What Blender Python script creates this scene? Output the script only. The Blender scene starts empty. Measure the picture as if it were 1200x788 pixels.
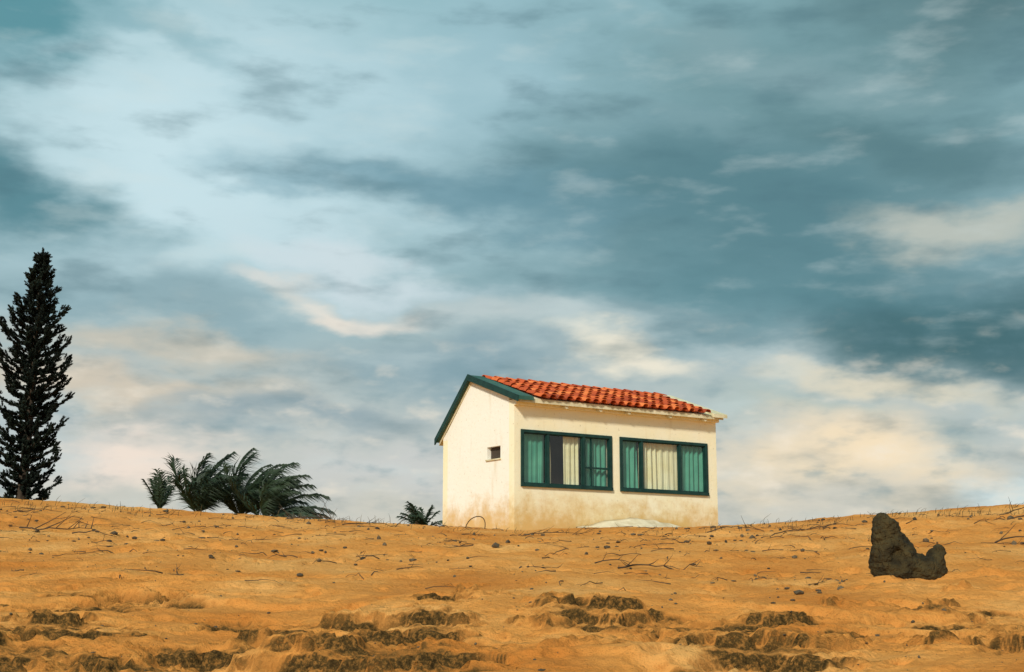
import bpy, math, random, bmesh
import numpy as np
from mathutils import Vector, noise as mnoise
random.seed(7); rng=np.random.RandomState(11)
S=bpy.context.scene
# ------------------------------------------------------------ helpers
TAB=[np.random.RandomState(100+i).rand(256,256) for i in range(12)]
def vn(x,y,seed=0):
    T=TAB[seed%12]; x=np.asarray(x,float)+seed*17.3; y=np.asarray(y,float)+seed*5.1
    ix=np.floor(x).astype(int); iy=np.floor(y).astype(int); fx=x-ix; fy=y-iy
    fx=fx*fx*fx*(fx*(fx*6-15)+10); fy=fy*fy*fy*(fy*(fy*6-15)+10)
    a=T[ix%256,iy%256]; b=T[(ix+1)%256,iy%256]; c=T[ix%256,(iy+1)%256]; d=T[(ix+1)%256,(iy+1)%256]
    return (a*(1-fx)+b*fx)*(1-fy)+(c*(1-fx)+d*fx)*fy-0.5
def fbm(x,y,seed=0,o=4,g=0.5):
    # every octave is turned so no lattice direction shows
    r=0;a=1
    for i in range(o):
        t=.55+1.13*i; cx,sx=math.cos(t),math.sin(t)
        r=r+a*vn((x*cx-y*sx)*2**i,(x*sx+y*cx)*2**i,seed+i); a*=g
    return r
def sstep(a,b,x):
    t=np.clip((x-a)/(b-a),0,1); return t*t*(3-2*t)
def mesh_obj(name,verts,faces,mat=None,parent=None,smooth=False):
    me=bpy.data.meshes.new(name); me.from_pydata([tuple(v) for v in verts],[],faces); me.update()
    if smooth: me.polygons.foreach_set('use_smooth',[True]*len(me.polygons))
    ob=bpy.data.objects.new(name,me); S.collection.objects.link(ob)
    if mat: me.materials.append(mat)
    if parent: ob.parent=parent
    return ob
class MB:
    def __init__(s): s.v=[]; s.f=[]; s.c=[]
    def box(s,x0,x1,y0,y1,z0,z1):
        b=len(s.v)
        s.v+=[(x0,y0,z0),(x1,y0,z0),(x1,y1,z0),(x0,y1,z0),(x0,y0,z1),(x1,y0,z1),(x1,y1,z1),(x0,y1,z1)]
        s.f+=[(b,b+3,b+2,b+1),(b+4,b+5,b+6,b+7),(b,b+1,b+5,b+4),(b+1,b+2,b+6,b+5),(b+2,b+3,b+7,b+6),(b+3,b,b+4,b+7)]
    def quad(s,*p):
        b=len(s.v); s.v+=list(p); s.f.append(tuple(range(b,b+len(p))))
    def tube(s,pts,rads,n=5):
        b=len(s.v); 
        for i,p in enumerate(pts):
            p=Vector(p)
            d=(Vector(pts[min(i+1,len(pts)-1)])-Vector(pts[max(i-1,0)])).normalized()
            u=d.cross(Vector((0.13,0.2,0.97))); 
            if u.length<1e-3: u=d.cross(Vector((1,0,0)))
            u.normalize(); w=d.cross(u)
            for k in range(n):
                a=2*math.pi*k/n; s.v.append(tuple(p+(u*math.cos(a)+w*math.sin(a))*rads[i]))
        for i in range(len(pts)-1):
            for k in range(n):
                s.f.append((b+i*n+k,b+i*n+(k+1)%n,b+(i+1)*n+(k+1)%n,b+(i+1)*n+k))
        s.f.append(tuple(b+k for k in range(n))[::-1]); e=b+(len(pts)-1)*n
        s.f.append(tuple(e+k for k in range(n)))
    def obj(s,name,mat,parent=None,smooth=False): return mesh_obj(name,s.v,s.f,mat,parent,smooth)
def new_mat(name):
    m=bpy.data.materials.new(name); m.use_nodes=True; nt=m.node_tree
    return m,nt,nt.nodes['Principled BSDF']
def N(nt,t,**k):
    n=nt.nodes.new(t)
    for a,b in k.items(): setattr(n,a,b)
    return n
def ramp(nt,fac,stops):
    r=N(nt,'ShaderNodeValToRGB'); e=r.color_ramp.elements
    while len(e)<len(stops): e.new(0.5)
    for i,(p,c) in enumerate(stops): e[i].position=p; e[i].color=(*c,1)
    nt.links.new(fac,r.inputs[0]); return r.outputs[0]
def mix(nt,fac,a,b,mode='MIX'):
    m=N(nt,'ShaderNodeMix',data_type='RGBA',blend_type=mode)
    for sock,val in ((m.inputs[0],fac),(m.inputs[6],a),(m.inputs[7],b)):
        if isinstance(val,bpy.types.NodeSocket): nt.links.new(val,sock)
        elif isinstance(val,(int,float)): sock.default_value=val
        else: sock.default_value=(*val,1)
    return m.outputs[2]
def noise(nt,scale,detail=5,rough=0.55,vec=None,dist=0,stretch=None,coord='Object'):
    n=N(nt,'ShaderNodeTexNoise'); n.inputs['Scale'].default_value=scale; n.inputs['Detail'].default_value=detail
    n.inputs['Roughness'].default_value=rough; n.inputs['Distortion'].default_value=dist
    if vec is None:
        tc=N(nt,'ShaderNodeTexCoord'); vec=tc.outputs[coord]
    if stretch:
        mp=N(nt,'ShaderNodeMapping'); mp.inputs['Scale'].default_value=stretch; nt.links.new(vec,mp.inputs[0]); vec=mp.outputs[0]
    nt.links.new(vec,n.inputs['Vector']); return n.outputs[0]
def math_n(nt,op,a,b=None,c=None):
    m=N(nt,'ShaderNodeMath',operation=op)
    for i,v in enumerate((a,b,c)):
        if v is None: continue
        if isinstance(v,bpy.types.NodeSocket): nt.links.new(v,m.inputs[i])
        else: m.inputs[i].default_value=v
    return m.outputs[0]
def mrange(nt,v,a,b,c=0,d=1,smooth=True):
    m=N(nt,'ShaderNodeMapRange'); m.interpolation_type='SMOOTHSTEP' if smooth else 'LINEAR'
    nt.links.new(v,m.inputs[0])
    for i,x in enumerate((a,b,c,d)): m.inputs[i+1].default_value=x
    return m.outputs[0]
def bump(nt,bsdf,h,strength=0.3,dist=0.02):
    b=N(nt,'ShaderNodeBump'); b.inputs['Strength'].default_value=strength; b.inputs['Distance'].default_value=dist
    nt.links.new(h,b.inputs['Height']); nt.links.new(b.outputs[0],bsdf.inputs['Normal'])

# ------------------------------------------------------------ materials
def simple(name,c1,c2,scale=8,rough=0.8,bs=0.2,bd=0.01,stretch=None,det=3):
    m,nt,p=new_mat(name)
    n=noise(nt,scale,det,stretch=stretch); nt.links.new(ramp(nt,n,[(0.3,c1),(0.7,c2)]),p.inputs['Base Color'])
    p.inputs['Roughness'].default_value=rough; p.inputs['Specular IOR Level'].default_value=0.25
    if bs: bump(nt,p,noise(nt,scale*5,2),bs,bd)
    return m

m_sand,nt,p=new_mat('sand')
n1=noise(nt,0.55,4,.6); n2=noise(nt,12,4,0.7)
c=ramp(nt,n1,[(0.32,(0.62,0.225,0.044)),(0.5,(0.75,0.315,0.075)),(0.68,(0.84,0.42,0.13))])
c=mix(nt,mrange(nt,n2,0.48,0.72,0,0.5),c,(0.42,0.14,0.024))
at=N(nt,'ShaderNodeAttribute',attribute_name='crust_shade')
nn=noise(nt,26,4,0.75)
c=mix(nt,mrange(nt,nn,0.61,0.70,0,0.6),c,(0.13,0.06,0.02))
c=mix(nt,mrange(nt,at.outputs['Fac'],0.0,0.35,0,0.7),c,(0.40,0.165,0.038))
cr=ramp(nt,nn,[(0.36,(0.035,0.022,0.008)),(0.50,(0.105,0.060,0.019)),(0.63,(0.34,0.155,0.040))])  # crust browns; on the risers they also paint the undercut shadow
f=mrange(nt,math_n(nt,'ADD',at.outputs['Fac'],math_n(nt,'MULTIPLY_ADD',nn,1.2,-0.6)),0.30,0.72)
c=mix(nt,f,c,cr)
nt.links.new(c,p.inputs['Base Color']); p.inputs['Roughness'].default_value=0.95; p.inputs['Specular IOR Level'].default_value=0.08
bump(nt,p,noise(nt,16,5,0.75),1.0,0.05)

def wall_mat(name,a,b):
    m,nt,p=new_mat(name)
    c=ramp(nt,noise(nt,0.9,5,0.6),[(0.3,a),(0.7,b)])
    tc=N(nt,'ShaderNodeTexCoord'); sp=N(nt,'ShaderNodeSeparateXYZ'); nt.links.new(tc.outputs['Object'],sp.inputs[0])
    st=noise(nt,1.5,4,0.6,stretch=(3.0,3.0,0.35),dist=.4)
    c=mix(nt,mrange(nt,st,0.56,0.80,0,0.35),c,(0.55,0.40,0.18))
    zz=math_n(nt,'ADD',sp.outputs[2],math_n(nt,'MULTIPLY_ADD',noise(nt,2.2,5,0.7),1.6,-0.8))
    c=mix(nt,mrange(nt,zz,1.40,2.30,0.9,0.0),c,(0.62,0.39,0.12))
    sp2=noise(nt,14,4,0.7); c=mix(nt,mrange(nt,sp2,0.60,0.70,0,0.45),c,(0.35,0.27,0.14))
    nt.links.new(c,p.inputs['Base Color']); p.inputs['Roughness'].default_value=0.9; p.inputs['Specular IOR Level'].default_value=0.2
    bump(nt,p,noise(nt,10,4,0.65),0.35,0.02); return m
m_wall=wall_mat('plaster_front',(0.87,0.80,0.55),(0.89,0.85,0.69))
m_wall2=wall_mat('plaster_side',(0.86,0.84,0.76),(0.88,0.87,0.82))
m_cream=simple('cream_paint',(0.50,0.44,0.26),(0.78,0.73,0.54),4)
m_green=simple('green_paint',(0.005,0.028,0.027),(0.012,0.054,0.048),6,0.5,0)
m_greenv=simple('green_verge',(0.02,0.085,0.07),(0.06,0.14,0.11),5,0.7)
m_conc=simple('cement',(0.50,0.42,0.28),(0.76,0.70,0.54),4,0.9,0.4,0.02)
m_dark=simple('interior',(0.05,0.04,0.03),(0.08,0.06,0.05),2,bs=0)
m_cg=simple('curtain_green',(0.07,0.30,0.22),(0.13,0.42,0.31),3,0.9,0)
m_cc=simple('curtain_cream',(0.78,0.70,0.44),(0.88,0.82,0.60),3,0.9,0)
m_rock=simple('rock',(0.006,0.005,0.003),(0.070,0.050,0.018),6,0.9,0.9,0.05,det=6)
m_peb=simple('pebble_stone',(0.03,0.024,0.017),(0.16,0.12,0.07),3,bs=0)
m_twig=simple('dead_wood',(0.04,0.026,0.016),(0.11,0.07,0.04),6,bs=0)
m_grass=simple('dry_grass',(0.05,0.04,0.018),(0.14,0.10,0.045),6,bs=0)
m_palm=simple('palm_leaf',(0.010,0.024,0.017),(0.030,0.055,0.026),2,0.6,0)
m_palmt=simple('palm_trunk',(0.05,0.04,0.03),(0.10,0.08,0.06),8,bs=0)
m_pine=simple('pine_needles',(0.004,0.009,0.008),(0.014,0.024,0.015),1.2,0.85,0)
m_bark=simple('bark',(0.03,0.022,0.016),(0.07,0.05,0.035),5,bs=0)
m_tile,nt,p=new_mat('clay_tiles')
at=N(nt,'ShaderNodeAttribute',attribute_name='tone')
c=ramp(nt,at.outputs['Fac'],[(0.0,(0.30,0.050,0.018)),(0.5,(0.56,0.10,0.028)),(1.0,(0.74,0.21,0.06))])
c=mix(nt,mrange(nt,noise(nt,7,5,0.7),0.52,0.72,0,0.75),c,(0.10,0.04,0.025))
nt.links.new(c,p.inputs['Base Color']); p.inputs['Roughness'].default_value=0.75; p.inputs['Specular IOR Level'].default_value=0.25
m_glass,nt,p=new_mat('window_glass'); nt.nodes.remove(p)
o=nt.nodes['Material Output']; tr=N(nt,'ShaderNodeBsdfTransparent'); tr.inputs[0].default_value=(0.86,0.91,0.90,1)
gl=N(nt,'ShaderNodeBsdfGlossy'); gl.inputs['Roughness'].default_value=0.03
lw=N(nt,'ShaderNodeLayerWeight'); lw.inputs[0].default_value=.5
fc=math_n(nt,'MULTIPLY_ADD',math_n(nt,'POWER',lw.outputs['Facing'],4),.5,.08)
ms=N(nt,'ShaderNodeMixShader'); nt.links.new(fc,ms.inputs[0]); nt.links.new(tr.outputs[0],ms.inputs[1]); nt.links.new(gl.outputs[0],ms.inputs[2]); nt.links.new(ms.outputs[0],o.inputs[0])

# ------------------------------------------------------------ terrain
CX=[-40,-10.4,-8.6,-6.9,-4,-1.4,0.3,4.15,6,7.8,10.4,40]
CZ=[2.1,1.97,1.87,1.71,1.58,1.43,1.33,1.41,1.53,1.69,1.83,2.0]
PATCH=[(-3.95,11.2,1.2,2.3),(-1.35,11.0,1.5,1.8),(-.7,12.2,.7,1.1),(.6,12.3,1.1,.8),(1.95,11.0,.7,1.5),(3.95,11.6,1.2,1.4),(-3.3,13.7,.6,.35),(-2.6,12.8,.4,.5),(6.4,12,1.4,1.4),(-6.5,11.6,1.4,1.3)]
def terrain(X,Y,full=False):
    X=np.asarray(X,float); Y=np.asarray(Y,float)
    C=np.interp(X,CX,CZ)/1.32
    lin=.088*(Y-14)
    k=.12; hh=np.clip(.5+.5*(1.36-lin)/k,0,1); sm=1.36*(1-hh)+lin*hh-k*hh*(1-hh)
    z=np.where(lin>0,sm*C,.11*(Y-14))
    z=np.maximum(z,-1.62)
    near=sstep(60,34,Y)*sstep(-60,-10,Y)
    amp=np.where(Y>24,1-.45*sstep(24,29,Y),1)
    rgh=.40+.9*sstep(-.2,.35,fbm(X/3.1,Y/1.6,10,2))
    z=z+near*amp*(.17*fbm(X/2.6,Y/2.0,1,2)+rgh*(.075*fbm(X/.7,Y/.5,3,3)+.026*fbm(X/.2,Y/.17,5,2)))
    z=z+(1-near)*.6*fbm(X/25,Y/25,2,3)
    px_=X+.1*vn(X/.3,Y/.3,4); py_=Y+.1*vn(X/.3,Y/.3,6); pr_=px_*.8-py_*.6; ps_=px_*.6+py_*.8
    pit=vn(pr_/.27,ps_/.27,7); z=z-near*amp*.05*sstep(.25,.42,pit)+near*amp*.02*sstep(.12,.25,pit)*(1-sstep(.25,.42,pit))
    wq=(Y+.45*fbm(X/1.3,Y/.9,4,3))/.85; fr_=wq-np.floor(wq)
    sc=sstep(-.05,.25,fbm(X/1.9,Y/1.0,11,3))*sstep(22,14,Y)
    z=z+near*.065*sc*(sstep(0,.12,fr_)-fr_)
    m=np.full_like(z,-3.0)
    for (px,py,rx,ry) in PATCH:
        d=np.sqrt(((X-px)/rx)**2+((Y-py)/ry)**2)
        m=np.maximum(m,1.1-d)
    m=m+1.5*fbm(X/1.2,Y/.34,8,6,.6)
    M=sstep(-.08,.45,m)*sstep(15,14,Y)
    wx=X+.14*fbm(X/.3,Y/.3,4,3); wy=Y+.18*fbm(X/.35,Y/.3,6,3)
    q=z+.24*fbm(wx/1.3,wy/.5,9,5,.6)+.02*np.sin(X*2.1)+.02*np.sin(Y*3.3+X)
    def ter(q,step,sh):
        n=q/step; fl=np.floor(n); f=n-fl
        return step*(fl+np.where(f<sh,.2*f/sh,.2+.8*(f-sh)/(1-sh)))
    zt=.65*ter(q,.14,.88)+.35*ter(q+.08*fbm(X/.25,Y/.2,2,3),.04,.75)
    z2=z*(1-M)+(zt+.040*fbm(X/.11,Y/.07,4,3,.6))*M
    if full: return z2,M,m
    return z2
def H(x,y): return float(terrain(np.array([x]),np.array([y]))[0])
def axis(segs,start):
    a=[start]
    for end,stp in segs:
        n=max(1,int(round((end-a[-1])/stp))); a+=list(np.linspace(a[-1],end,n+1)[1:])
    return np.array(a)
pos=axis([(5.2,.026),(12.5,.06),(20,.4),(60,3),(300,30),(2000,200)],0.0)
xs=np.concatenate([-pos[::-1][:-1],pos])
ys=axis([(-300,50),(-30,15),(0,2.5),(8,.4),(9.2,.06),(15,.022),(31,.055),(36,.15),(60,1),(200,10),(600,60),(3000,300)],-1000)
X,Y=np.meshgrid(xs,ys); Z,M,MM=terrain(X,Y,True)
gy=np.gradient(Z,axis=0)/np.gradient(Y,axis=0)
crust_shade=np.clip(M*(.13+.62*sstep(.40,1.3,gy)+.85*fbm(X/.8,Y/.15,6,5,.6)+.28*sstep(.5,1.3,MM)),0,1)  # crusted sand, plus painted undercut shade where ledge faces are steep
nr,nc=X.shape
co=np.stack([X,Y,Z],-1).reshape(-1,3)
idx=np.arange(nr*nc).reshape(nr,nc)
q=np.stack([idx[:-1,:-1],idx[:-1,1:],idx[1:,1:],idx[1:,:-1]],-1).reshape(-1,4)
me=bpy.data.meshes.new('sand_dune'); me.vertices.add(len(co)); me.vertices.foreach_set('co',co.ravel())
me.loops.add(q.size); me.loops.foreach_set('vertex_index',q.ravel().astype(np.int32))
me.polygons.add(len(q)); me.polygons.foreach_set('loop_start',np.arange(0,q.size,4,dtype=np.int32))
me.polygons.foreach_set('use_smooth',np.ones(len(q),bool))
me.update(calc_edges=True); a=me.attributes.new('crust_shade','FLOAT','POINT'); a.data.foreach_set('value',crust_shade.ravel().astype(np.float32))
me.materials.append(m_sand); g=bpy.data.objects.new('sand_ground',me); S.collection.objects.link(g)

# ------------------------------------------------------------ house
house=bpy.data.objects.new('beach_house',None); S.collection.objects.link(house)
house.location=(.05,30,0); house.rotation_euler=(0,0,math.radians(34.1))
L=5.71; D=2.89; ZB=0.4; TH=.2
def grid_wall(fix,a0,a1,z0,z1,holes,axis_,name,mat,inward):
    mb=MB(); A=sorted(set([a0,a1]+[h[0] for h in holes]+[h[1] for h in holes])); Zs=sorted(set([z0,z1]+[h[2] for h in holes]+[h[3] for h in holes]))
    def P(a,d,z): return (a,fix+d*inward,z) if axis_=='x' else (fix+d*inward,a,z)
    for i in range(len(A)-1):
        for j in range(len(Zs)-1):
            ca=(A[i]+A[i+1])/2; cz=(Zs[j]+Zs[j+1])/2
            if any(h[0]<ca<h[1] and h[2]<cz<h[3] for h in holes): continue
            for d in (0,TH): mb.quad(P(A[i],d,Zs[j]),P(A[i+1],d,Zs[j]),P(A[i+1],d,Zs[j+1]),P(A[i],d,Zs[j+1]))
    for (h0,h1,hz0,hz1) in holes:
        for (a,b) in (((h0,hz0),(h1,hz0)),((h1,hz0),(h1,hz1)),((h1,hz1),(h0,hz1)),((h0,hz1),(h0,hz0))):
            mb.quad(P(a[0],0,a[1]),P(b[0],0,b[1]),P(b[0],TH,b[1]),P(a[0],TH,a[1]))
    for a in (a0,a1): mb.quad(P(a,0,z0),P(a,TH,z0),P(a,TH,z1),P(a,0,z1))
    mb.quad(P(a0,0,z1),P(a1,0,z1),P(a1,TH,z1),P(a0,TH,z1))
    return mb.obj(name,mat,house)
W1=(.18,2.583,2.32,3.50); W2=(2.847,5.396,2.32,3.50)
grid_wall(0,0,L,ZB,4.14,[W1,W2],'x','front_wall',m_wall,1)
grid_wall(0,TH,D-TH,ZB,3.50,[(.53,1.05,2.93,3.20)],'y','side_wall',m_wall2,1)
grid_wall(L,TH,D-TH,ZB,3.50,[],'y','side_wall_far',m_wall2,-1)
grid_wall(D,0,L,ZB,3.50,[],'x','back_wall',m_wall,-1)
for nm,x0,x1 in (('gable',0,TH),('gable_far',L-TH,L)):
    pr=[(TH,3.5),(D-TH,3.5),(D-TH,3.72),(1.68,4.70),(TH,4.215)]
    v=[(x0,a,b) for a,b in pr]+[(x1,a,b) for a,b in pr]; n=5
    f=[tuple(range(5)),tuple(range(9,4,-1))]+[(i,(i+1)%n,(i+1)%n+n,i+n) for i in range(n)]
    mesh_obj(nm,v,f,m_wall2,house)
    pr=[(D-TH,3.5),(D,3.5),(D,3.55),(D-TH,3.72)]
    v=[(x0,a,b) for a,b in pr]+[(x1,a,b) for a,b in pr]; n=4
    mesh_obj(nm+'_corner',v,[(0,1,2,3),(7,6,5,4)]+[(i,(i+1)%n,(i+1)%n+n,i+n) for i in range(n)],m_wall2,house)
def slab(name,x0,x1,top,th,mat):
    v=[];n=len(top)
    for x in (x0,x1):
        v+=[(x,a,b) for a,b in top]+[(x,a,b-th) for a,b in top]
    f=[]; m=2*n
    for i in range(n-1):
        f+=[(i,i+1,i+1+m,i+m),(n+i,n+i+m,n+i+1+m,n+i+1),(i,n+i,n+i+1,i+1),(m+i,m+i+1,m+n+i+1,m+n+i)]
    f+=[(0,m,m+n,n),(n-1,2*n-1,m+2*n-1,m+n-1)]
    return mesh_obj(name,v,f,mat,house)
EY=-.27; EZ=4.83-.326*(1.68-EY); BY=D+.17; BZ=4.83-.94*(BY-1.68)
slab('roof_slab',-.02,L+.02,[(EY+.02,4.78-.326*(1.68-EY-.02)),(1.68,4.78),(BY-.02,4.78-.94*(BY-.02-1.68))],.09,m_cream)
slab('verge_green',-.09,.30,[(EY-.03,EZ-.01),(1.68,4.87),(BY,BZ+.03)],.085,m_greenv)
slab('verge_cream',L-.30,L+.10,[(EY-.03,EZ-.01),(1.68,4.87),(BY,BZ+.03)],.085,m_cream)
slab('barge_board',-.125,-.094,[(EY-.03,EZ+.0),(1.68,4.885),(BY+.02,BZ+.03)],.14,m_green)
mb=MB(); mb.box(-.02,L+.02,-.10,-.003,4.02,4.13); mb.obj('eave_band',m_wall,house)
mb=MB()
for x in (1.22,2.15,2.95,4.15,5.2): mb.tube([(x,-.22,4.05),(x,-.11,4.055)],[.05,.05],10)
mb.obj('rafter_ends',m_cream,house)
tv=[];tf=[];tt=[]
def tile(o,ux,us,un,r0,r1,ln,tone,up=1,seg=7,th=.016):
    b=len(tv)
    for (d,r,lift) in ((0,r0,.022),(ln,r1,0.0)):
        for rr in (r,r-th):
            for k in range(seg+1):
                a=math.pi*k/seg
                tv.append(o+ux*(-math.cos(a)*rr)+us*d+un*(up*math.sin(a)*rr*.85+lift)); tt.append(tone)
    n=seg+1
    for k in range(seg):
        tf.append((b+k,b+k+1,b+2*n+k+1,b+2*n+k)); tf.append((b+n+k,b+3*n+k,b+3*n+k+1,b+n+k+1)); tf.append((b+k,b+n+k,b+n+k+1,b+k+1))
def slope_tiles(y0,z0,dy,dz,length,sgn):
    us=Vector((0,dy,dz)).normalized(); ux=Vector((1,0,0)); un=Vector((0,-dz,dy)).normalized()
    if un.z<0: un=-un
    per=.232; ncol=int((L-.62)/per); x0=.31+((L-.62)-ncol*per)/2; rows=int(math.ceil(length/.33)); ex=length/rows
    for r in range(rows):
        for cI in range(ncol):
            j=random.uniform(-.012,.012)
            base=Vector((x0+(cI+.5)*per+j,y0,z0))+us*(r*ex+random.uniform(-.018,.018))
            tile(base+un*.035,ux,us,un,.092,.066,ex+.05,random.random())
            if cI<ncol-1: tile(base+ux*(per/2)+un*.05+us*.02,ux,us,un,.075,.085,ex+.03,random.random()*.4,up=-.7)
sl1=math.hypot(1.68-EY,4.83-EZ)
slope_tiles(EY-.05,EZ-.055,1.68-EY,4.83-EZ,sl1+.02,1)
slope_tiles(BY+.03,BZ-.06,1.68-BY,4.83-BZ,math.hypot(1.68-BY,4.83-BZ),-1)
x=.30
while x<L-.35:
    tile(Vector((x,1.68,4.80+random.uniform(-.006,.006))),Vector((0,1,0)),Vector((1,0,0)),Vector((0,0,1)),.105,.09,.36,random.random()*.8+.2); x+=.31
ob=mesh_obj('roof_tiles',tv,tf,m_tile,house,True)
a=ob.data.attributes.new('tone','FLOAT','POINT'); a.data.foreach_set('value',tt)
def window(name,w,mull,hbar=None):
    x0,x1,z0,z1=w; fw=.05; mb=MB()
    ya,yb=-.03,.07
    mb.box(x0-.02,x1+.02,ya,yb,z1-fw,z1+.012); mb.box(x0-.02,x1+.02,ya-.02,yb,z0-.02,z0+fw)
    mb.box(x0-.02,x0+fw,ya,yb,z0+fw,z1-fw); mb.box(x1-fw,x1+.02,ya,yb,z0+fw,z1-fw)
    for m in mull: mb.box(m-.028,m+.028,ya+.012,yb-.004,z0+fw,z1-fw)
    edges=[x0+fw]+[e for m in mull for e in (m-.028,m+.028)]+[x1-fw]
    for i in range(0,len(edges),2):
        a,b=edges[i],edges[i+1]; s=.022; y1,y2=.0,.05
        mb.box(a,a+s,y1,y2,z0+fw,z1-fw); mb.box(b-s,b,y1,y2,z0+fw,z1-fw)
        mb.box(a+s,b-s,y1,y2,z0+fw,z0+fw+s); mb.box(a+s,b-s,y1,y2,z1-fw-s,z1-fw)
        if hbar and i in hbar: mb.box(a+s,b-s,y1+.003,y2-.003,hbar[i]-.02,hbar[i]+.02); mb.box(a+s+.16,a+s+.185,y1+.006,y2-.006,z0+fw+s,z1-fw-s)
    mb.obj(name+'_frame',m_green,house)
    g=MB(); g.quad((x0+.04,.03,z0+.04),(x1-.04,.03,z0+.04),(x1-.04,.03,z1-.04),(x0+.04,.03,z1-.04)); g.obj(name+'_glass',m_glass,house)
window('window_near',W1,[.87,1.83],{4:2.78})
window('window_far',W2,[3.46,4.59])
def curtain(name,x0,x1,mat,tilt=0,fold=.085):
    n=int((x1-x0)/.008)+2; v=[];f=[]; rows=8; ph=random.random()*6
    for j in range(rows+1):
        t=j/rows; z=2.30+t*1.22
        for i in range(n):
            s=i/(n-1); x=x0+(x1-x0)*s+tilt*(1-t)*s
            w=.5+.5*math.sin(x*3.1+ph)
            wob=.9*math.sin(x*9.7+ph*2+t*.8)+.6*math.sin(x*4.3+1.7*t)
            y=.125+.028*math.sin(2*math.pi*x/fold+ph+wob)*(.35+.9*w)+.007*math.sin(2*math.pi*x/.037+t*2+wob)
            v.append((x,y,z))
    for j in range(rows):
        for i in range(n-1): b=j*n+i; f.append((b,b+1,b+n+1,b+n))
    mesh_obj(name,v,f,mat,house,True)
curtain('curtain_a',.20,.86,m_cg,0,.15); curtain('curtain_b',.90,.99,m_cc,.05); curtain('curtain_c',1.36,1.84,m_cc,-.08,.13); curtain('curtain_d',1.86,2.56,m_cg,0,.16)
curtain('curtain_e',2.87,3.43,m_cg,0,.15); curtain('curtain_f',3.44,4.60,m_cc,0,.17); curtain('curtain_g',4.62,5.37,m_cg,0,.14)
mb=MB(); mb.box(TH+.01,L-TH-.01,TH+.01,D-TH-.01,1.2,1.3); mb.box(TH+.01,L-TH-.01,1.5,1.56,1.31,3.9); mb.obj('interior',m_dark,house)
mb=MB(); mb.box(.10,.13,.531,1.049,2.931,3.199); mb.obj('vent_shutter',m_dark,house)
mb=MB(); mb.box(-.03,.06,.50,1.08,2.90,2.928); mb.obj('vent_sill',m_cream,house)
v=[];f=[]; n=60
for i in range(n):
    s=i/(n-1); x=1.6+3.3*s; e=max(0,math.sin(math.pi*s))**.5; h=e*(.11+.13*(1-abs(2*s-.9)))+.07*mnoise.noise(Vector((x*2.3,0,0)))
    zt=1.46+.02*x
    v+=[(x,-.004,zt-.3),(x,-.004,zt+h-.03),(x,-.10-.05*e,zt+h-.06+.03*mnoise.noise(Vector((x*5,1,0)))),(x,-.55*e-.15,zt-.12),(x,-.6*e-.2,zt-.5)]
for i in range(n-1):
    for k in range(4): b=i*5+k; f.append((b,b+5,b+6,b+1))
mesh_obj('cement_apron',v,f,m_conc,house,True)
pts=[];
for i in range(14):
    a=math.pi*i/13; pts.append((-.72+.17*math.cos(a)+.05*math.sin(a*1.5), 28.6, 1.28+.33*max(0,math.sin(a))**.8-.05*i/13))
mb=MB(); mb.tube(pts,[.010]*14,6); mb.obj('bent_wire',m_twig)

# ------------------------------------------------------------ rock
ell=[(-.26,0,.24,.14,.19,.30),(-.28,0,.50,.105,.14,.22),(-.25,.0,.63,.09,.11,.13),(-.17,0,.54,.10,.12,.15),(-.12,0,.40,.13,.16,.16),(-.03,0,.27,.13,.2,.16),(-.05,0,.14,.30,.24,.20),(.17,0,.11,.25,.24,.17),(.31,0,.19,.10,.15,.17),(.36,0,.31,.06,.10,.09)]
bm=bmesh.new()
for (x,y,z,a,b,c_) in ell:
    r=bmesh.ops.create_icosphere(bm,subdivisions=3,radius=1)
    for vv in r['verts']: vv.co=Vector((x+vv.co.x*a,y+vv.co.y*b,z+vv.co.z*c_))
me=bpy.data.meshes.new('rk'); bm.to_mesh(me); bm.free(); tmp=bpy.data.objects.new('rk',me); S.collection.objects.link(tmp)
md=tmp.modifiers.new('r','REMESH'); md.mode='VOXEL'; md.voxel_size=.011
md=tmp.modifiers.new('s','SMOOTH'); md.factor=.6; md.iterations=6
dg=bpy.context.evaluated_depsgraph_get(); me2=bpy.data.meshes.new_from_object(tmp.evaluated_get(dg)); bpy.data.objects.remove(tmp)
me2.update()
nrm=[v.normal.copy() for v in me2.vertices]
for v,nn_ in zip(me2.vertices,nrm):
    p_=v.co; ds,_=mnoise.voronoi(p_*6+Vector((2,1,4))); ds2,_=mnoise.voronoi(p_*15)
    d=-.02*(ds[1]-ds[0]-.35)+.012-.04*(ds[0]-.4)-.024*(ds2[0]-.4)+.03*mnoise.noise(p_*6)-.02*abs(mnoise.noise(p_*13))+.010*mnoise.noise(p_*34)
    v.co=p_+nn_*d
me2.polygons.foreach_set('use_smooth',[True]*len(me2.polygons))
me2.materials.clear(); me2.materials.append(m_rock)
rk=bpy.data.objects.new('boulder',me2); S.collection.objects.link(rk); rx,ry=4.33,15.75; rk.location=(rx,ry,H(rx,ry)-.05)

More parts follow.
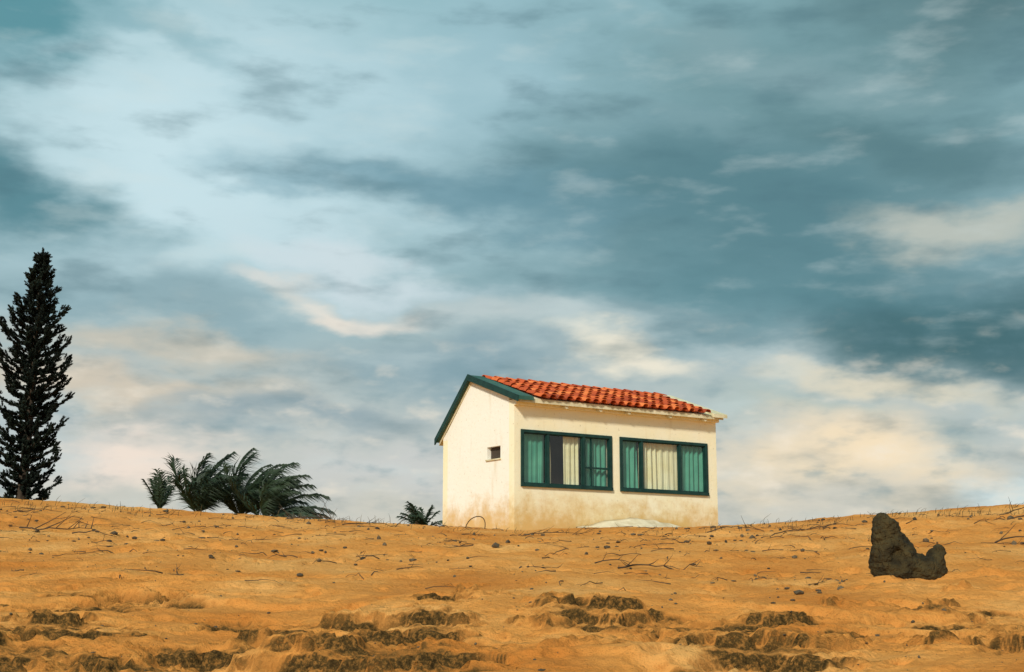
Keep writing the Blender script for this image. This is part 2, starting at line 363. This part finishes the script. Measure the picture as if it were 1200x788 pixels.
# ------------------------------------------------------------ pebbles
bm=bmesh.new(); bmesh.ops.create_icosphere(bm,subdivisions=1,radius=1); bm.verts.ensure_lookup_table()
ICO=([tuple(v.co) for v in bm.verts],[tuple(v.index for v in f.verts) for f in bm.faces]); bm.free()
def add_stone(mb,x,y,r,sink=.3):
    z=H(x,y); b=len(mb.v); rr=[r*random.uniform(.5,1.5) for _ in range(3)]; rot=random.random()*6
    for v_ in ICO[0]:
        k=random.uniform(.65,1.2); X_=v_[0]*rr[0]*k; Y_=v_[1]*rr[1]*k
        mb.v.append((x+X_*math.cos(rot)-Y_*math.sin(rot),y+X_*math.sin(rot)+Y_*math.cos(rot),z+r*(.6-sink)+v_[2]*rr[2]*.6*k))
    for f_ in ICO[1]: mb.f.append(tuple(b+i for i in f_))
mb=MB()
for i in range(4400):
    y=13.5+15.5*random.random()**.8; x=random.uniform(-.42,.42)*y
    cl=float(fbm(np.array([x/1.3]),np.array([y/1.1]),3,2)[0])
    if random.random()>.12+1.4*max(0,cl+.05): continue
    r=.005+.022*random.random()**4*(1+.02*y)
    if random.random()<.02: r=random.uniform(.03,.05)
    add_stone(mb,x,y,r*(.6+y/28))
for i in range(400):
    y=random.uniform(9.4,13.5); x=random.uniform(-.42,.42)*y
    add_stone(mb,x,y,.004+.016*random.random()**3)
mb.obj('pebbles',m_peb)

# ------------------------------------------------------------ twigs / driftwood
def twig(mb,x,y,ang,length,r,lift=.01,branch=.4,arch=0):
    n=max(4,int(length/.09)); pts=[];a=ang; px,py=x,y
    for i in range(n+1):
        z=H(px,py)+lift+r+arch*math.sin(math.pi*i/n)+random.uniform(0,.012)
        pts.append((px,py,z)); a+=random.uniform(-.35,.35); px+=math.cos(a)*length/n; py+=math.sin(a)*length/n
    mb.tube(pts,[r*(1-.75*i/n) for i in range(n+1)],5)
    if branch>0:
        for i in range(1,n):
            if random.random()<branch:
                p0=Vector(pts[i]); d=Vector((math.cos(a+random.uniform(-1.3,1.3)),math.sin(a+random.uniform(-1.3,1.3)),random.uniform(.1,.9)))
                l=length*random.uniform(.12,.3); mb.tube([p0,p0+d*l*.5,p0+d*l+Vector((0,0,.02))],[r*.6,r*.4,r*.15],4)
mb=MB()
for (x,y,a,l,r,ar) in [(-7.9,23,-.25,1.5,.016,.03),(-6.9,22.5,-.1,.7,.012,.02),(-4.3,27.3,.05,1.6,.013,.06),(-3.2,27.0,.1,1.1,.012,.05),(1.3,17.7,.05,.8,.013,.02),(1.05,18.3,-.1,.5,.01,.03),(1.9,18.0,.2,.6,.01,.02),
    (7.3,20.6,.5,1.1,.02,.06),(7.9,21.2,.8,.9,.016,.14),(7.4,22,.2,1.0,.014,.08),(4.5,25,.1,1.2,.011,.04),(3.6,26.5,-.1,1.1,.011,.05),(5.4,26,.2,.9,.011,.05),(-9,26,0,.8,.012,.03),(.2,26.5,0,1.2,.011,.03),(8.9,25.5,.3,1.3,.013,.08),(9.3,27.3,-.2,1.0,.013,.1)]:
    twig(mb,x,y,a,l,r,.01,.4,ar)
for i in range(420):
    y=14.5+14.5*random.random()**.65; x=random.uniform(-.38,.38)*y
    twig(mb,x,y,random.gauss(0,.6)+(math.pi if random.random()<.5 else 0),random.uniform(.08,.5),random.uniform(.003,.009),.004,.2,random.uniform(0,.03))
mb.obj('driftwood_twigs',m_twig)
mb=MB()
for i in range(420):
    x=random.uniform(-11,11)
    if random.random()<.55: x=random.choice([random.gauss(7.2,1.2),random.gauss(-9,1.5),random.gauss(5.0,.8),random.gauss(-3.3,.7),random.gauss(9.5,.8)])
    y=random.uniform(26.8,29.2)
    if -1.9<x<4.9 and y>28.3: continue
    z=H(x,y); h=random.uniform(.04,.16)*(1.5 if random.random()<.1 else .8); lean=random.uniform(-.1,.4)*h*3; 
    mb.tube([(x,y,z-.02),(x+lean*.3,y,z+h*.6),(x+lean,y+random.uniform(-.05,.05),z+h)],[.006,.0045,.0015],3)
mb.obj('dry_grass',m_grass)

# ------------------------------------------------------------ palms
def palm(x,y,crown_z,nf,Lf,wind=.6,up=(20,85),droop=1.0):
    par=bpy.data.objects.new('palm_tree',None); S.collection.objects.link(par); par.location=(x,y,0)
    zb=H(x,y)-.1; mb=MB(); pts=[(.1*math.sin(i*.7)*.2,0,zb+(crown_z-zb)*i/6) for i in range(7)]
    mb.tube(pts,[.13,.11,.12,.10,.11,.10,.07],8); mb.obj('trunk',m_palmt,par)
    mb=MB()
    for k in range(nf):
        az=2*math.pi*(k+random.random()*.7)/nf; el=math.radians(random.uniform(*up)); l=Lf*random.uniform(.7,1.1)
        d=Vector((math.cos(az)*math.cos(el),math.sin(az)*math.cos(el),math.sin(el))); p=Vector((0,0,crown_z)); n=14; pts=[p.copy()]; dirs=[d.copy()]
        for i in range(n):
            d=(d+Vector((wind*.10*(.4+1.2*i/n),0,droop*(-.02-.12*i/n)))).normalized(); p=p+d*l/n; pts.append(p.copy()); dirs.append(d.copy())
        mb.tube(pts,[.018*(1-.85*i/n) for i in range(n+1)],4)
        nl=int(30*max(.6,Lf/1.2))
        for i in range(nl):
            t=(i+1)/(nl+.3)
            if t<.10: continue
            j=min(int(t*n),n-1); fr_=t*n-j; q0=pts[j].lerp(pts[j+1],fr_); dd=dirs[j]
            side=dd.cross(Vector((0,0,1)))
            if side.length<.05: side=Vector((0,1,0))
            side.normalize(); ll=l*.33*(max(0,math.sin(math.pi*min(1,t*.8+.15)))**.6)*random.uniform(.75,1.25)
            for sg in (-1,1):
                ld=(dd*.8+side*sg*random.uniform(.3,.75)+Vector((wind*.5,0,random.uniform(-.3,.1)))).normalized()
                e1=q0+ld*ll*.5; e2=q0+(ld+Vector((wind*.2,0,-.45))).normalized()*ll
                wv=ld.cross(Vector((0,-1,.3)));  wv=wv.normalized()*.013*random.uniform(.8,1.3)
                b=len(mb.v); mb.v+=[tuple(q0-wv*.6),tuple(q0+wv*.6),tuple(e1+wv),tuple(e1-wv),tuple(e2)]
                mb.f+=[(b,b+1,b+2,b+3),(b+3,b+2,b+4)]
    mb.obj('fronds',m_palm,par)
palm(-8.35,38,2.12,18,1.8,.6,(45,89),.6)
palm(-7.3,38.6,2.1,22,1.85,.9,(35,88),.7)
palm(-6.45,37.4,1.95,19,1.75,1.2,(20,80),.85)
palm(-10.1,41,2.40,10,1.2,.0,(60,89),.5)
palm(-2.15,34,1.52,17,.78,-.2,(15,85),.8)
palm(-10.75,39,2.10,7,.5,.1,(30,80))

# ------------------------------------------------------------ Norfolk pine
pine=bpy.data.objects.new('norfolk_pine_tree',None); S.collection.objects.link(pine); pine.location=(-15.55,45,0)
z0=H(-15.45,45)-.2; z1=10.95
def ax(z): t=(z-z0)/(z1-z0); return Vector((.36*t+.05*math.sin(t*5),0,z))
mb=MB(); mb.tube([ax(z0+(z1-z0)*i/16) for i in range(17)],[.17*(1-i/16)**.8+.012 for i in range(17)],9); mb.obj('trunk',m_bark,pine)
prz=[z0,3.0,4.0,5.0,6.2,7.0,7.9,8.6,9.3,10.0,10.6,10.95]; prr=[.90,.95,.98,.98,1.08,1.15,1.02,.8,.55,.36,.18,.05]
mb=MB(); br=MB()
def spray(p,d,l):
    d=d.normalized(); n=6
    u=d.cross(Vector((random.random(),random.random(),random.random()))).normalized(); w=d.cross(u)
    for i in range(n):
        t=i/n; q=p+d*l*t; a=random.random()*6.28
        for k in range(2):
            aa=a+k*math.pi+random.uniform(-.4,.4); rad=(u*math.cos(aa)+w*math.sin(aa)); wd=.022+.012*random.random()
            tip=q+d*l*.30+rad*.05*(1.2-t*.6); tb=d.cross(rad).normalized()*wd
            b=len(mb.v); mb.v+=[tuple(q-tb),tuple(q+tb),tuple(tip+tb*.3),tuple(tip-tb*.3)]; mb.f.append((b,b+1,b+2,b+3))
z=2.3
while z<10.8:
    R=float(np.interp(z,prz,prr)); nb=8 if z<9.5 else 5; off=random.random()*6.28
    for k in range(nb):
        az=off+2*math.pi*k/nb+random.uniform(-.3,.3); Rb=R*random.uniform(.55,1.2)
        if random.random()<.08: Rb*=.5
        o_=ax(z+random.uniform(-.08,.08)); out=Vector((math.cos(az),math.sin(az),0)); sideb=Vector((-math.sin(az),math.cos(az),0)); n=8; pts=[]
        e0=.25 if z>6 else .10
        for i in range(n+1):
            t=i/n; pts.append(o_+out*Rb*t+Vector((0,0,Rb*(e0*t+.30*t*t*t))))
        br.tube(pts,[.024*(1-.8*i/n) for i in range(n+1)],4)
        ns=int(9+17*Rb)
        for s in range(ns):
            t=random.uniform(.06,1)**.75; j=min(int(t*n),n-1); q_=pts[j].lerp(pts[j+1],t*n-j)
            dd=out*random.uniform(.4,.9)+sideb*random.uniform(-1,1)*.8+Vector((0,0,random.uniform(.15,.85)))
            spray(q_,dd,random.uniform(.12,.27)*(1.1-.35*t))
        for s in range(4): spray(pts[-1]-out*.05*s,out*random.uniform(.2,.8)+sideb*random.uniform(-.4,.4)+Vector((0,0,.8)),.2)
    z+=.275 if z<9.5 else .17
for i in range(6): spray(ax(10.7+i*.05),Vector((random.uniform(-.3,.3),random.uniform(-.3,.3),1)),.22)
mb.obj('foliage',m_pine,pine); br.obj('branches',m_bark,pine)
mb=MB()
for i in range(900):
    x=random.gauss(-15.6,1.1); y=random.uniform(42.5,44); zz=H(x,y); hgt=max(0,.95-.35*abs(x+15.8))*random.uniform(.5,1.1)
    p_=Vector((x,y,zz+hgt*random.uniform(.3,1))); spray(p_,Vector((random.uniform(-1,1),random.uniform(-1,1),random.uniform(.1,1.2))),.22)
mb.obj('scrub_bush',m_pine)

# ------------------------------------------------------------ sky (world)
w=bpy.data.worlds.new('sky'); S.world=w; w.use_nodes=True; nt=w.node_tree; nt.nodes.clear()
out=N(nt,'ShaderNodeOutputWorld'); tc=N(nt,'ShaderNodeTexCoord'); sp=N(nt,'ShaderNodeSeparateXYZ'); nt.links.new(tc.outputs['Generated'],sp.inputs[0])
az=math_n(nt,'MULTIPLY',math_n(nt,'ARCTAN2',sp.outputs[0],sp.outputs[1]),57.2958)
el=math_n(nt,'MULTIPLY',math_n(nt,'ARCSINE',sp.outputs[2]),57.2958)
cb=N(nt,'ShaderNodeCombineXYZ'); nt.links.new(az,cb.inputs[0]); nt.links.new(el,cb.inputs[1]); V0=cb.outputs[0]
def vnoise(scale,stretch,detail,rough,loc=(0,0,0),rot=10):
    mp=N(nt,'ShaderNodeMapping'); mp.inputs['Scale'].default_value=stretch; mp.inputs['Location'].default_value=loc; mp.inputs['Rotation'].default_value=(0,0,math.radians(rot)); nt.links.new(V0,mp.inputs[0])
    n=N(nt,'ShaderNodeTexNoise'); n.inputs['Scale'].default_value=scale; n.inputs['Detail'].default_value=detail; n.inputs['Roughness'].default_value=rough; nt.links.new(mp.outputs[0],n.inputs['Vector'])
    return n
def vadd(V,n,amp):
    s=N(nt,'ShaderNodeVectorMath',operation='SUBTRACT'); nt.links.new(n.outputs['Color'],s.inputs[0]); s.inputs[1].default_value=(.5,.5,.5)
    m=N(nt,'ShaderNodeVectorMath',operation='MULTIPLY'); nt.links.new(s.outputs[0],m.inputs[0]); m.inputs[1].default_value=amp
    a=N(nt,'ShaderNodeVectorMath',operation='ADD'); nt.links.new(V,a.inputs[0]); nt.links.new(m.outputs[0],a.inputs[1]); return a.outputs[0]
V=vadd(V0,vnoise(.11,(1,2.0,1),1,.5),(10,4.5,0)); V=vadd(V,vnoise(.38,(1,2.4,1),4,.52,(7,3,0)),(5.5,2.2,0))
def srgb(r,g,b):
    return tuple(((c/255+.055)/1.055)**2.4 if c>10 else c/255/12.92 for c in (r,g,b))
elw=N(nt,'ShaderNodeSeparateXYZ'); nt.links.new(V,elw.inputs[0])
c=ramp(nt,mrange(nt,elw.outputs[1],0,30,0,1,False),[(0.0,srgb(216,208,192)),(.22,srgb(190,198,194)),(.40,srgb(152,182,188)),(.62,srgb(154,192,200)),(.85,srgb(148,190,198)),(1,srgb(136,178,185))])
B=[(-13,17.5,11,7,-5,(206,232,238),.95),(-7,20,9,5,-15,(188,218,226),.6),(-9,14.6,7,1.8,-18,(202,226,232),.7),
(0,21.5,7,5,0,(158,194,204),.6),
(14,19,13,8,-8,(110,148,153),.97),(9,15.5,13,3.2,-9,(86,128,136),.92),(20,23,7,3.5,0,(78,112,116),.85),(17,17.4,8,1.5,-8,(82,120,126),.7),
(-2,16.6,9,1.4,-8,(104,147,160),.85),(-8,17.2,5,.7,-6,(150,188,200),.5),
(14,12.0,13,2.6,-8,(84,128,136),.97),(18,10.4,8,2.0,-4,(62,103,108),.95),(6,12.5,8,1.8,-6,(106,148,156),.7),(8,10.7,6,.7,-8,(120,153,160),.7),
(18.8,14.3,5.5,1.1,-5,(196,200,188),.85),(12,20.7,7,1.3,-14,(138,170,175),.7),(6,18.5,6,.8,-14,(128,163,169),.5),
(-20.5,15.4,6.5,1.8,-8,(84,134,144),.95),(-21,22.5,4.5,3,20,(84,144,154),.9),(-15,22.3,5,1.0,-25,(126,172,182),.6),
(-14,11.6,7,1.8,-5,(132,164,172),.7),(-6,13.2,6,1.0,-12,(212,226,230),.8),
(-6,11.6,3.2,.7,-5,(244,232,216),.85),(-9,12.6,3.0,.5,-5,(228,226,218),.7),(-1,11.0,5,1.0,-8,(204,214,212),.6),
(-13,9.6,6,1.0,-6,(206,198,180),.8),(-3,8.8,6,1.5,-4,(132,162,172),.85),(-16,7.6,7,1.3,-3,(216,202,180),.85),
(4.3,9.4,3.4,.8,-3,(244,236,214),.9),(-9,6.6,7,1.0,-3,(144,166,174),.8),(-15,5.2,4.5,1.2,0,(248,230,214),.9),(-20,5.5,4,1.5,0,(188,204,208),.6),
(-4,4.6,8,1.4,0,(206,208,206),.7),(10,7.8,5,1.0,-5,(178,194,188),.7),(13,5.5,6.5,2.4,0,(250,228,192),1.0),(15,8.6,6,.7,-4,(230,220,194),.85),(19.8,4.2,3.5,1.0,0,(208,226,228),.8),(18,6.8,3,.8,-5,(164,182,180),.6)]
for (a_,e_,ra,re,ro,col,wt) in B:
    mp=N(nt,'ShaderNodeMapping',vector_type='TEXTURE'); mp.inputs['Location'].default_value=(a_,e_,0); mp.inputs['Rotation'].default_value=(0,0,math.radians(ro)); mp.inputs['Scale'].default_value=(ra,re,1); nt.links.new(V,mp.inputs[0])
    ln=N(nt,'ShaderNodeVectorMath',operation='LENGTH'); nt.links.new(mp.outputs[0],ln.inputs[0])
    c=mix(nt,mrange(nt,ln.outputs['Value'],1.25,.15,0,wt),c,srgb(*col))
d1=vnoise(.20,(1,3.0,1),5,.52,(2,9,0)).outputs[0]
c=mix(nt,mrange(nt,d1,.50,.74,0,.46),c,srgb(76,114,124))
c=mix(nt,mrange(nt,d1,.48,.28,0,.26),c,srgb(214,228,226))
d2=vnoise(.42,(1,2.2,1),4,.52,(5,1,0)).outputs[0]
lowm=mrange(nt,el,13,6,0,1)
c=mix(nt,math_n(nt,'MULTIPLY',mrange(nt,d2,.52,.78,0,.6),lowm),c,srgb(248,236,216))
c=mix(nt,math_n(nt,'MULTIPLY',mrange(nt,d2,.48,.24,0,.55),lowm),c,srgb(118,152,162))
bgc=N(nt,'ShaderNodeBackground'); nt.links.new(c,bgc.inputs[0]); bgc.inputs[1].default_value=1.0
sky=N(nt,'ShaderNodeTexSky',sky_type='NISHITA'); sky.sun_disc=False; sky.sun_elevation=math.radians(33); sky.sun_rotation=math.radians(200)
bgs=N(nt,'ShaderNodeBackground'); nt.links.new(sky.outputs[0],bgs.inputs[0]); bgs.inputs[1].default_value=.08
mx=N(nt,'ShaderNodeMixShader'); mx.inputs[0].default_value=.94; nt.links.new(bgs.outputs[0],mx.inputs[1]); nt.links.new(bgc.outputs[0],mx.inputs[2]); nt.links.new(mx.outputs[0],out.inputs[0])
w.cycles.sampling_method='MANUAL'; w.cycles.sample_map_resolution=256

sd=bpy.data.lights.new('sun','SUN'); sd.energy=3.5; sd.angle=math.radians(6); sd.color=(1,.92,.76)
so=bpy.data.objects.new('sun',sd); S.collection.objects.link(so); so.location=(-10,-20,20)
el_=math.radians(33); az_=math.radians(200); sv=Vector((math.sin(az_)*math.cos(el_),math.cos(az_)*math.cos(el_),math.sin(el_)))
so.rotation_euler=sv.to_track_quat('Z','Y').to_euler()
# ------------------------------------------------------------ camera
cd=bpy.data.cameras.new('camera'); cd.lens=50; cd.sensor_width=36; cd.clip_end=6000; cd.clip_start=.1
cam=bpy.data.objects.new('camera',cd); S.collection.objects.link(cam); cam.location=(0,0,0); cam.rotation_euler=(math.radians(100.4),0,0); S.camera=cam
S.view_settings.view_transform='Standard'; S.view_settings.look='None'; S.view_settings.exposure=0
